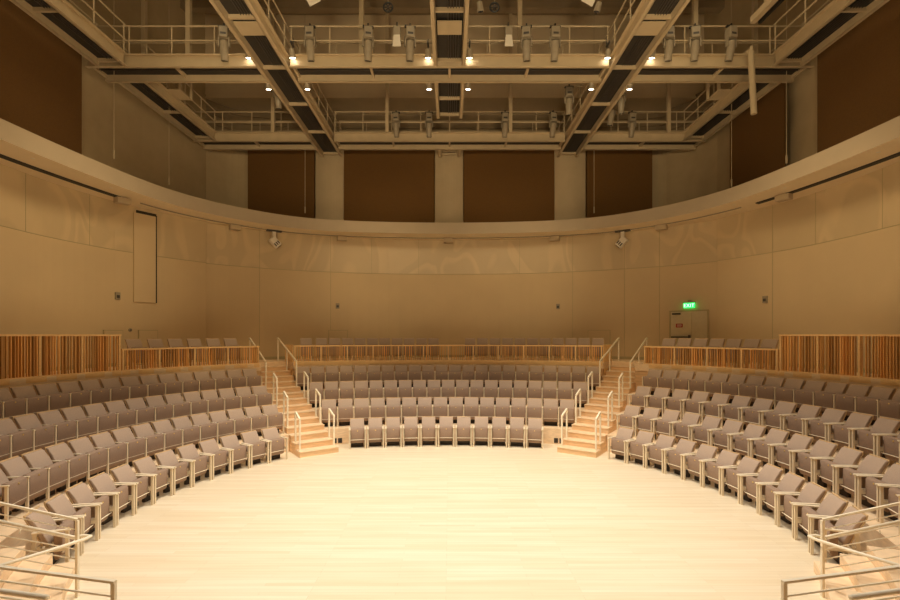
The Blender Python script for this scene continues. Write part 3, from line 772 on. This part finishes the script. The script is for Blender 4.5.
# row A hangs on the front rail of the front cross catwalk
for i, px in enumerate((224,310,368,410,526.5,555,669,695,731)):
    inst(cache, 'mh', moving_head, (XY(px, YA0-.1), YA0-.1, ZR-.06), random.uniform(-.25,.25), '%s grey moving head light from the left on the front cross catwalk rail' % ORD[i], 'moving head lights on the front catwalk')
for i, px in enumerate((396,429,505,553,632)):
    inst(cache, 'mh', moving_head, (XY(px, YB0-.1), YB0-.1, ZR-.06), random.uniform(-.2,.2), '%s grey moving head light from the left on the rear cross catwalk rail' % ORD[i], 'moving head lights on the rear catwalk')
for px, Y, lab in ((277.5,16.9,'grey moving head light beside the inner left catwalk between cross catwalks'),(569,17.4,'grey moving head light left of the inner right catwalk between cross catwalks'),(621,17.3,'grey moving head light right of the inner right catwalk, nearer one'),(611.5,18.3,'grey moving head light right of the inner right catwalk, farther one')):
    inst(cache, 'mh', moving_head, (XY(px, Y), Y, BZ+CH+.63), random.uniform(-.5,.5), lab, 'moving head lights along the inner catwalks')
    m = MB(); xi = ox + (inn if px > 449 else -inn); sgn = 1 if XY(px,Y) > xi else -1
    m.tube([(xi + sgn*.42, Y, BZ+CH+.65),(XY(px,Y)+sgn*.1, Y, BZ+CH+.65)], .024, 6); tag(m.build('lamp_arm', M['steel']), 'short outrigger pipe of the ' + lab.replace('grey moving head light','moving light'), 'pipe')
# small lit spots
for i, px in enumerate((248,292,428,469.5,608,652.5)):
    inst(cache, 'sp', spot_can, (XY(px,YA0-.12), YA0-.12, BZ+CH+.24), 0, '%s small lit spot lamp from the left on the front cross catwalk' % ORD[i], 'lit spot lamps on the front catwalk')
for i, px in enumerate((268,307,429,468,591.5,630)):
    inst(cache, 'sp', spot_can, (XY(px,15.31), 15.31, BZ+.24), 0, '%s small lit spot lamp from the left behind the front cross catwalk' % ORD[i], 'lit spot lamps behind the front catwalk')
# spots and reels hung higher above the front catwalk
for i, (px, Y, z) in enumerate(((290,12.6,13.35),(420,12.9,13.75),(477,12.9,13.75),(480,13.2,12.9),(611,12.4,13.3),(598,13.0,12.75),(772,13.2,13.0))):
    inst(cache, 'sd', lambda: spot_can('theatre_spotlight', False), (XY(px,Y), Y, z), random.uniform(-1,1), ['unlit spotlight by the inner left catwalk rail','unlit spotlight just left of the centre catwalk','unlit spotlight just right of the centre catwalk, upper one','unlit spotlight just right of the centre catwalk, lower one','unlit spotlight by the inner right catwalk rail, upper one','unlit spotlight by the inner right catwalk rail, lower one','unlit spotlight beside the outer right catwalk'][i], 'unlit spotlights over the stage')
    cache['sd'] if i else None
    m = MB(); m.tube([(XY(px,Y),Y,z+.05),(XY(px,Y),Y,UT)], .014, 6); tag(m.build('drop_pipe', M['steel']), 'thin drop pipe carrying the ' + ['unlit spotlight by the inner left rail','unlit spotlight just left of the centre catwalk','upper unlit spotlight just right of the centre catwalk','lower unlit spotlight just right of the centre catwalk','upper unlit spotlight by the inner right rail','lower unlit spotlight by the inner right rail','unlit spotlight beside the outer right catwalk'][i], 'pipe')
for sx, px, sd in ((-1,388,'left'),(1,494.5,'right')):
    Y = 13.4; x = XY(px,Y); z = 12.85 + .02
    root = thing('cable_reel', 'black spoked cable reel hanging near the ceiling %s of the centre catwalk' % sd, 'reel', (x,Y,12.75))
    m = MB(); n = 20
    m.tube([(.125*math.cos(2*PI*k/n), 0, .125*math.sin(2*PI*k/n)) for k in range(n+1)], .026, 6); m.build('rim', M['black'], root)
    for k in range(3):
        a = PI*k/3; m = MB(); m.bar((-.12*math.cos(a),0,-.12*math.sin(a)),(.12*math.cos(a),0,.12*math.sin(a)),.02,.02); m.build('spoke', M['black'], root)
    m = MB(); m.lathe([(.035,-.05),(.035,.05)], 10, Matrix.Rotation(PI/2,4,'X')); m.build('hub', M['fixdark'], root)
    m = MB(); m.box((-.012,-.012,.12),(.012,.012,UT-12.75)); m.build('hanger', M['steel'], root)
for px, sd in ((397,'left'),(508.5,'right')):
    Y = YA0-.14
    root = thing('work_light', 'box work light with white flap, %s of the centre catwalk on the front catwalk' % sd, 'work light', (XY(px,Y),Y,ZR-.06))
    m = MB(); m.box((-.10,-.07,-.32),(.10,.07,-.06)); h = m.build('housing', M['fix'], root, bevel=.01)
    m = MB(); m.box((-.02,-.03,-.06),(.02,.16,.08)); m.build('clamp', M['fixdark'], root)
    m = MB(); m.add([(-.09,-.075,-.32),(.09,-.075,-.32),(.125,-.10,-.68),(-.125,-.10,-.68),(-.09,-.065,-.32),(.09,-.065,-.32),(.125,-.09,-.68),(-.125,-.09,-.68)], [(0,1,2,3),(7,6,5,4),(0,4,5,1),(1,5,6,2),(2,6,7,3),(3,7,4,0)]); m.build('flap', M['white'], h)
for px, sd, r in ((312,'left',-.5),(590,'right',.5)):
    Y = 13.0; 
    root = thing('reflector_panel', 'square white reflector panel tilted on a pipe, upper %s over the front catwalk' % sd, 'panel', (XY(px,Y),Y,12.75))
    m = MB(); m.box((-.17,-.01,-.17),(.17,.01,.17), Matrix.Rotation(r,4,'Y') @ Matrix.Rotation(.3,4,'X')); m.build('board', M['white'], root)
    m = MB(); m.tube([(0,.02,.0),(0,.02,UT-12.74)], .014, 6); m.build('drop_pipe', M['steel'], root)
# lighting bar and hanging tube at upper right
root = thing('lighting_bar', 'boxed lighting bar ending in mid air at the upper right', 'lighting bar', (0,0,0))
m = MB(); a = Vector((XY(756,13.6),13.6,12.55)); b = Vector((a.x,8.0,12.55)); m.bar(a, b, .34, .10); m.build('top_plate', M['steel'], root)
m = MB(); m.bar(a + Vector((.1,0,-.09)), b + Vector((.1,0,-.09)), .08, .08); m.build('slot', M['black'], root)
m = MB(); m.bar(a + Vector((-.1,0,-.09)), b + Vector((-.1,0,-.09)), .14, .08); m.build('lip', M['steel'], root)
for y in (13.2, 10.5):
    m = MB(); m.box((a.x-.02,y-.02,12.6),(a.x+.02,y+.02,UT)); m.build('hanger', M['steel'], root)
root = thing('hanging_tube', 'pale metal tube hanging from a short bracket in front of the right cross catwalk', 'tube', (0,0,0))
Y = 13.9; x = XY(751.5,Y); m = MB(); m.tube([(x-.02,Y,11.82),(x+.07,Y,10.0)], .085, 12); m.build('tube_body', M['column'], root, smooth=False)
m = MB(); m.tube([(x-.02,Y,11.75),(x,Y,11.93),(x+.12,Y+.3,12.02),(x+.12,YA0-.02,12.0)], .05, 8); m.build('bracket', M['steel'], root)
# thin hanging rods
for px, ytop, ybot, Y, lab in ((169,84,186,17.2,'thin hanging rod in front of the upper left wall, nearer the corner'),(114,86,160,14.9,'thin hanging rod at the front of the upper left wall'),(305,150,214,20.9,'thin hanging rod in front of the leftmost back banner'),(594,150,214,20.9,'thin hanging rod in front of the rightmost back banner'),(731.5,85,188,17.0,'thin hanging rod at the left edge of the right wall banner'),(786.5,85,165,14.9,'thin hanging rod at the right edge of the right wall banner')):
    x = XY(px,Y); z1 = UT; z0 = CAMZ + (335-ybot)*Y/480 + .03
    root = thing('hanging_rod', lab, 'rod', (x,Y,z0))
    m = MB(); m.tube([(0,0,.3),(0,0,z1-z0)], .011, 6); m.build('rod', M['steel'], root)
    m = MB(); m.lathe([(.012,0),(.03,.03),(.03,.26),(.012,.3)], 8); m.build('weight', M['column'], root)
for sx, sd in ((-1,'left'),(1,'right')):
    root = thing('catwalk_gate', 'small cream steel landing gate beside the outer %s catwalk' % sd, 'gate', (0,0,0))
    x = ox + sx*9.2; m = MB()
    for y in (16.4, 17.1): m.box((x-.04,y-.04,BZ+CH-.02),(x+.04,y+.04,BZ+CH+1.0))
    m.bar((x,16.4,BZ+CH+.98),(x,17.1,BZ+CH+.98),.1,.08); m.build('frame', M['steel'], root)
    m = MB(); m.bar((x,16.75,BZ+CH),(ox+sx*(out_-.41),16.75,BZ+CH),.7,.04); m.build('landing_plate', M['steel'], root)

# ------------------------------------------------------------------ devices under the ring
for i, px in enumerate((119,240,346,449,552,660,780)):
    t = (px-449.5)/480
    best = min(full, key=lambda p: abs((p.x-CAMX) - t*p.y) + (100 if p.y < 5 else 0))
    d = (C0-best).normalized()
    root = thing('soffit_speaker', ['white loudspeaker box under the ring soffit at the left wall','white loudspeaker box under the ring soffit, left of the left soffit spotlight','white loudspeaker box under the ring soffit above the left end of centre block','white loudspeaker box under the ring soffit at the middle of the back','white loudspeaker box under the ring soffit above the right end of centre block','white loudspeaker box under the ring soffit, right of the right soffit spotlight','white loudspeaker box under the ring soffit at the right wall'][i], 'loudspeaker', (best.x,best.y,SOFF-.22), math.atan2(d.y,d.x)+PI/2, 'white loudspeaker boxes under the ring soffit')
    m = MB(); m.box((-.21,-.13,0),(.21,.13,.18)); b_ = m.build('cabinet', M['ring'], root, bevel=.015)
    m = MB(); m.box((-.18,-.137,.025),(.18,-.125,.155)); m.build('grille', M['column'], b_)
    m = MB(); m.box((-.16,-.02,.17),(.16,.02,.22)); m.build('bracket', M['steel'], root)
for px, sd in ((275,'left'),(626,'right')):
    t = (px-449.5)/480
    best = min(full, key=lambda p: abs((p.x-CAMX) - t*p.y) + (100 if p.y < 5 else 0)); d = (C0-best).normalized()
    root = thing('soffit_spotlight', 'tilted white spotlight hung from the ring soffit on the %s' % sd, 'spotlight', (best.x,best.y,SOFF), math.atan2(d.y,d.x)+PI/2); root.scale = (1.2,1.2,1.2)
    m = MB(); m.box((-.26,-.06,-.06),(.26,.06,0)); m.build('mount_plate', M['fixdark'], root, bevel=.01)
    m = MB(); m.box((-.06,-.05,-.30),(.06,.05,-.05)); m.build('arm', M['white'], root)
    k = -1 if px < 449 else 1
    Mx = Matrix.Translation((-k*.02,0,-.42)) @ Matrix.Rotation(k*math.radians(45),4,'Y')
    m = MB(); m.box((-.12,-.12,-.2),(.12,.12,.18), Mx); h = m.build('head', M['white'], root, bevel=.03)
    m = MB()
    for j in range(3): m.box((-.10+.075*j,-.127,-.14),(-.06+.075*j,-.119,-.02), Mx)
    m.build('vents', M['fixdark'], h)
    m = MB(); m.lathe([(.09,-.2),(.08,-.215)], 12, Mx); m.build('lens', M['lens'], h)
for i, px in enumerate((28,110,179,308,366,422,478,532,589,652,735,788,872)):
    t = (px-449.5)/480; mid = outw(ring, .38)
    best = min(mid, key=lambda p: abs((p.x-CAMX) - t*p.y) + (100 if p.y < 5 else 0))
    m = MB(); m.lathe([(.035,-.012),(.05,-.008),(.05,0)], 10, Matrix.Translation((0,0,0))); o = m.build('sprinkler_head', M['white']); o.location = (best.x,best.y,SOFF+.004)
    tag(o, '%s tiny white sprinkler rosette from the left along the ring soffit' % ORD[i], 'sprinkler', 'sprinkler rosettes in the soffit')

# ------------------------------------------------------------------ things on the walls
def frame_at(px, pts, inset=.0):
    p, d = on_wall(px, pts); n = Vector((-d.y, d.x))
    if n.dot(C0-p) < 0: n = -n
    rz = math.atan2(n.y, n.x) + PI/2         # local -y points into the room
    q = p + n*inset; return Matrix.Translation((q.x,q.y,0)) @ Matrix.Rotation(rz,4,'Z'), q, rz
# exit door
Mt, q, rz = frame_at(689.5, back, .05)
door = bpy.data.objects.new('door_1', None); C.objects.link(door); door.location = (q.x,q.y,TOP); door.rotation_euler = (0,0,rz); tag(door, kind='structure'); door.scale = (1,1,.955)
m = MB(); m.box((-.74,-.03,0),(-.68,.08,2.14)); m.box((.68,-.03,0),(.74,.08,2.14)); m.box((-.68,-.03,2.08),(.68,.08,2.14)); m.build('door_frame', M['doorframe'], door)
m = MB(); m.box((-.68,-.012,.01),(.10,.04,2.08)); leaf = m.build('door_leaf', M['door'], door)
m = MB(); m.box((.105,-.006,.01),(.68,.04,2.08)); m.box((.36,-.012,.01),(.375,-.004,2.06)); m.build('side_panel', M['door'], door)
m = MB(); m.box((-.62,-.07,1.96),(-.30,-.012,2.03)); m.box((-.58,-.10,2.0),(-.32,-.08,2.015)); m.build('door_closer', M['fixdark'], leaf)
m = MB(); m.box((-.66,-.06,.98),(.02,-.012,1.04)); m.box((-.0,-.08,.94),(.08,-.012,1.10)); m.build('panic_bar', M['fixdark'], leaf)
m = MB(); m.box((-.48,-.02,1.42),(-.22,-.011,1.58)); sg = m.build('red_sign', M['red'], leaf)
m = MB()
for z in (1.53, 1.495, 1.46): m.box((-.44,-.023,z),(-.26,-.019,z+.014))
m.build('sign_lines', M['white'], sg)
# exit sign above it
Mt, q, rz = frame_at(690.5, back, .10)
ex = thing('exit_sign', 'green lit EXIT sign above the door at right', 'sign', (q.x,q.y,4.66), rz); ex.scale = (.86,.9,.86)
m = MB(); m.box((-.24,-.03,.02),(.24,.03,.26)); m.build('sign_panel', M['green'], ex)
m = MB(); m.box((-.26,-.05,.26),(.26,.05,.31)); m.box((-.06,-.02,.31),(.06,.10,.38)); m.build('canopy', M['fix'], ex)
cu = bpy.data.curves.new('exit_text','FONT'); cu.body = 'EXIT'; cu.size = .22; cu.align_x = 'CENTER'; cu.extrude = .003; cu.space_character = 1.05
to = bpy.data.objects.new('tmp', cu); C.objects.link(to); dg = bpy.context.evaluated_depsgraph_get()
me = bpy.data.meshes.new_from_object(to.evaluated_get(dg)); bpy.data.objects.remove(to)
me.materials.clear(); me.materials.append(M['greentext']); tx = bpy.data.objects.new('letters', me); C.objects.link(tx); tx.parent = ex
tx.location = (0,-.034,.062); tx.rotation_euler = (PI/2,0,0)
# small wall boxes
for px, pts, z, lab in ((117.5,wsL,None,'small grey wall box on the left wall above the tall screen'),(338,back,None,'small grey wall box on the back wall, left of centre'),(558.5,back,None,'small grey wall box on the back wall, right of centre'),(766,wsR,None,'small grey wall box on the right wall')):
    Mt, q, rz = frame_at(px, pts, .0); z = CAMZ + (335-{117.5:296,338:306,558.5:306.5,766:299.5}[px])*q.y/480
    root = thing('wall_box', lab, 'wall box', (q.x,q.y,z), rz)
    m = MB(); m.box((-.08,-.06,-.12),(.08,.01,.12)); b_ = m.build('housing', M['fix'], root, bevel=.01)
    m = MB(); m.box((-.05,-.067,-.07),(.05,-.058,.03)); m.build('faceplate', M['fixdark'], b_)
Mt, q, rz = frame_at(130.5, wsL, .0)
root = thing('wall_sensor', 'small round sensor on the left wall between two hatches', 'sensor', (q.x,q.y,CAMZ+5*q.y/480), rz)
m = MB(); m.lathe([(.06,-.01),(.06,.03),(.045,.05)], 12, Matrix.Rotation(PI/2,4,'X')); h = m.build('body', M['fix'], root)
m = MB(); m.lathe([(.03,.05),(.02,.058)], 10, Matrix.Rotation(PI/2,4,'X')); m.build('eye', M['fixdark'], h)
for px, w, pts, lab in ((113,.66,wsL,'flush access hatch in the left wall behind the tall screen'),(148,.66,wsL,'flush access hatch in the left wall right of the round sensor'),(338.5,.85,back,'flush access hatch low in the back wall, left of centre'),(599.5,.95,back,'flush access hatch low in the back wall, right of centre')):
    Mt, q, rz = frame_at(px, pts, .0)
    zt = CAMZ + (335-330)*q.y/480 - TOP
    root = thing('wall_hatch', lab, 'hatch', (q.x,q.y,TOP), rz)
    m = MB(); m.box((-w/2+.02,-.06,.12),(w/2-.02,.0,zt-.02)); m.build('panel', M['wall'], root)
    m = MB(); m.box((-w/2,-.05,.1),(-w/2+.02,.0,zt)); m.box((w/2-.02,-.05,.1),(w/2,.0,zt)); m.box((-w/2,-.05,zt-.02),(w/2,.0,zt)); m.build('reveal', M['doorframe'], root)
# tall hanging panel with its shadow gap on the left wall
Mt, q, rz = frame_at(144.5, wsL, .0)
root = thing('wall_panel', 'tall narrow pale panel standing off the left wall below the soffit track', 'panel', (q.x,q.y,CAMZ+32.5*q.y/480), rz)
z1 = SOFF-.12-root.location.z; w_ = .37
m = MB(); m.box((-w_,-.07,0),(w_,.0,z1-.10)); m.build('face', M['wall'], root, bevel=.004)
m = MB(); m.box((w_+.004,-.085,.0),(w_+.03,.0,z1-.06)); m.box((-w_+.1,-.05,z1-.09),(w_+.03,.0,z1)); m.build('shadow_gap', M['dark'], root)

# baseboard of the walkway walls
for pts, nm in ((back,'back'),(wsL,'left'),(wsR,'right')):
    m = MB(); q = [p + (C0-p).normalized()*.02 for p in pts]
    m.strip([v3(p,TOP) for p in q],[v3(p,TOP+.12) for p in q]); m.strip([v3(p,TOP+.12) for p in q],[v3(p,TOP+.12) for p in pts]); struct(m, 'baseboard_'+nm, M['doorframe'])
# vents in the first riser beside the stairs
for sx, sd in ((-1,'left'),(1,'right')):
    for j, dx in enumerate((.30,.47)):
        x = clip_x(EC[0], -SW-.01) - dx; p = arcp(x, EC[0]-.012)
        root = thing('floor_vent', 'dark riser vent at the %s end of centre front row, %s' % (sd, 'nearer the stairs' if j == 0 else 'nearer the seats'), 'vent', (sx*p.x,p.y,.04), -sx*math.asin(x/EC[0]))
        m = MB(); m.box((-.065,-.005,0),(.065,.012,.16)); m.build('recess', M['dark'], root)
        m = MB()
        for k in range(4): m.box((-.065,-.012,.02+.04*k),(.065,-.004,.036+.04*k))
        m.build('louvres', M['fixdark'], root)

# ------------------------------------------------------------------ camera, lights, world
cam = bpy.data.cameras.new('camera'); co = bpy.data.objects.new('camera', cam); C.objects.link(co)
co.location = (CAMX, 0, CAMZ); co.rotation_euler = (PI/2, 0, 0)
cam.sensor_width = 36; cam.lens = 36*480/900; cam.shift_y = 35/900; cam.shift_x = 0.0005; cam.clip_start = .05
bpy.context.scene.camera = co
WARM = (1, .78, .47)
def spot(loc, tgt, power, ang, blend=.6, col=WARM, r=.35):
    l = bpy.data.lights.new('stage_and_fill_spot','SPOT'); l.energy = power; l.spot_size = math.radians(ang); l.spot_blend = blend; l.color = col; l.shadow_soft_size = r
    o = bpy.data.objects.new('stage_and_fill_spot', l); C.objects.link(o); o.location = loc
    o.rotation_euler = (Vector(tgt)-Vector(loc)).to_track_quat('-Z','Y').to_euler(); return o
def area(loc, tgt, power, sx, sy, col=WARM):
    l = bpy.data.lights.new('unseen_fill_area','AREA'); l.shape = 'RECTANGLE'; l.size = sx; l.size_y = sy; l.energy = power; l.color = col
    o = bpy.data.objects.new('unseen_fill_area', l); C.objects.link(o); o.location = loc
    o.rotation_euler = (Vector(tgt)-Vector(loc)).to_track_quat('-Z','Y').to_euler(); return o
STAGE = (1, .92, .81)
for x in (-3.0, 3.0):
    for y in (7.5, 12.0):
        spot((x, y, 11.3), (x*.6, (y-9.7)*.5+9.9, 0), 2200, 92, .8, STAGE)
spot((0, 13.6, 11.4), (0, 17.2, 1.0), 650, 80, .9)
for sx in (-1,1):
    spot((sx*6.4, 10.5, 11.3), (sx*8.0, 11.5, .8), 300, 85, .9)
    spot((sx*4.5, 13.0, 11.3), (sx*6.2, 17.3, 1.4), 1100, 50, .8)
    spot((sx*2.0, 4.0, 7.4), (sx*4.5, 17.5, 14.6), 1300, 58, .9)      # unseen fill added to wash up into the rig
    spot((sx*3.5, 9.0, 11.2), (sx*11.5, 14.5, 6.0), 1200, 44, 1.0, r=1.2)     # fill added to wash the side walls
    spot((sx*2.0, 10.5, 11.2), (sx*3.2, 22.5, 6.2), 1100, 38, 1.0, r=1.2)  # fill added to brighten the back wall
for sx in (-1,1):
    spot((sx*3.0, 1.0, 7.2), (sx*5.0, 22, 9.3), 1700, 46, 1.0, r=.8)  # unseen fill near the camera, added to lift the back wall
    spot((-sx*5.0, 3.0, 7.2), (sx*11.4, 14.5, 9.0), 900, 44, 1.0, r=.8)  # unseen cross fill added for the side walls
    spot((sx*4.0, 3.0, 7.6), (sx*11.0, 15.0, 11.4), 500, 50, 1.0, r=.8)  # unseen fill added for the upper side walls
for x in (-7.0, 0, 7.0):
    area((x, 11, 14.3), (x, 13, 0), 60, 3, 4)  # unseen area fills added above the catwalks to brighten the hall
w = bpy.data.worlds.new('world'); bpy.context.scene.world = w; w.use_nodes = True
w.node_tree.nodes['Background'].inputs[0].default_value = (1,.75,.45,1); w.node_tree.nodes['Background'].inputs[1].default_value = .02
vs = bpy.context.scene.view_settings; vs.view_transform = 'Standard'; vs.look = 'None'; vs.exposure = 0
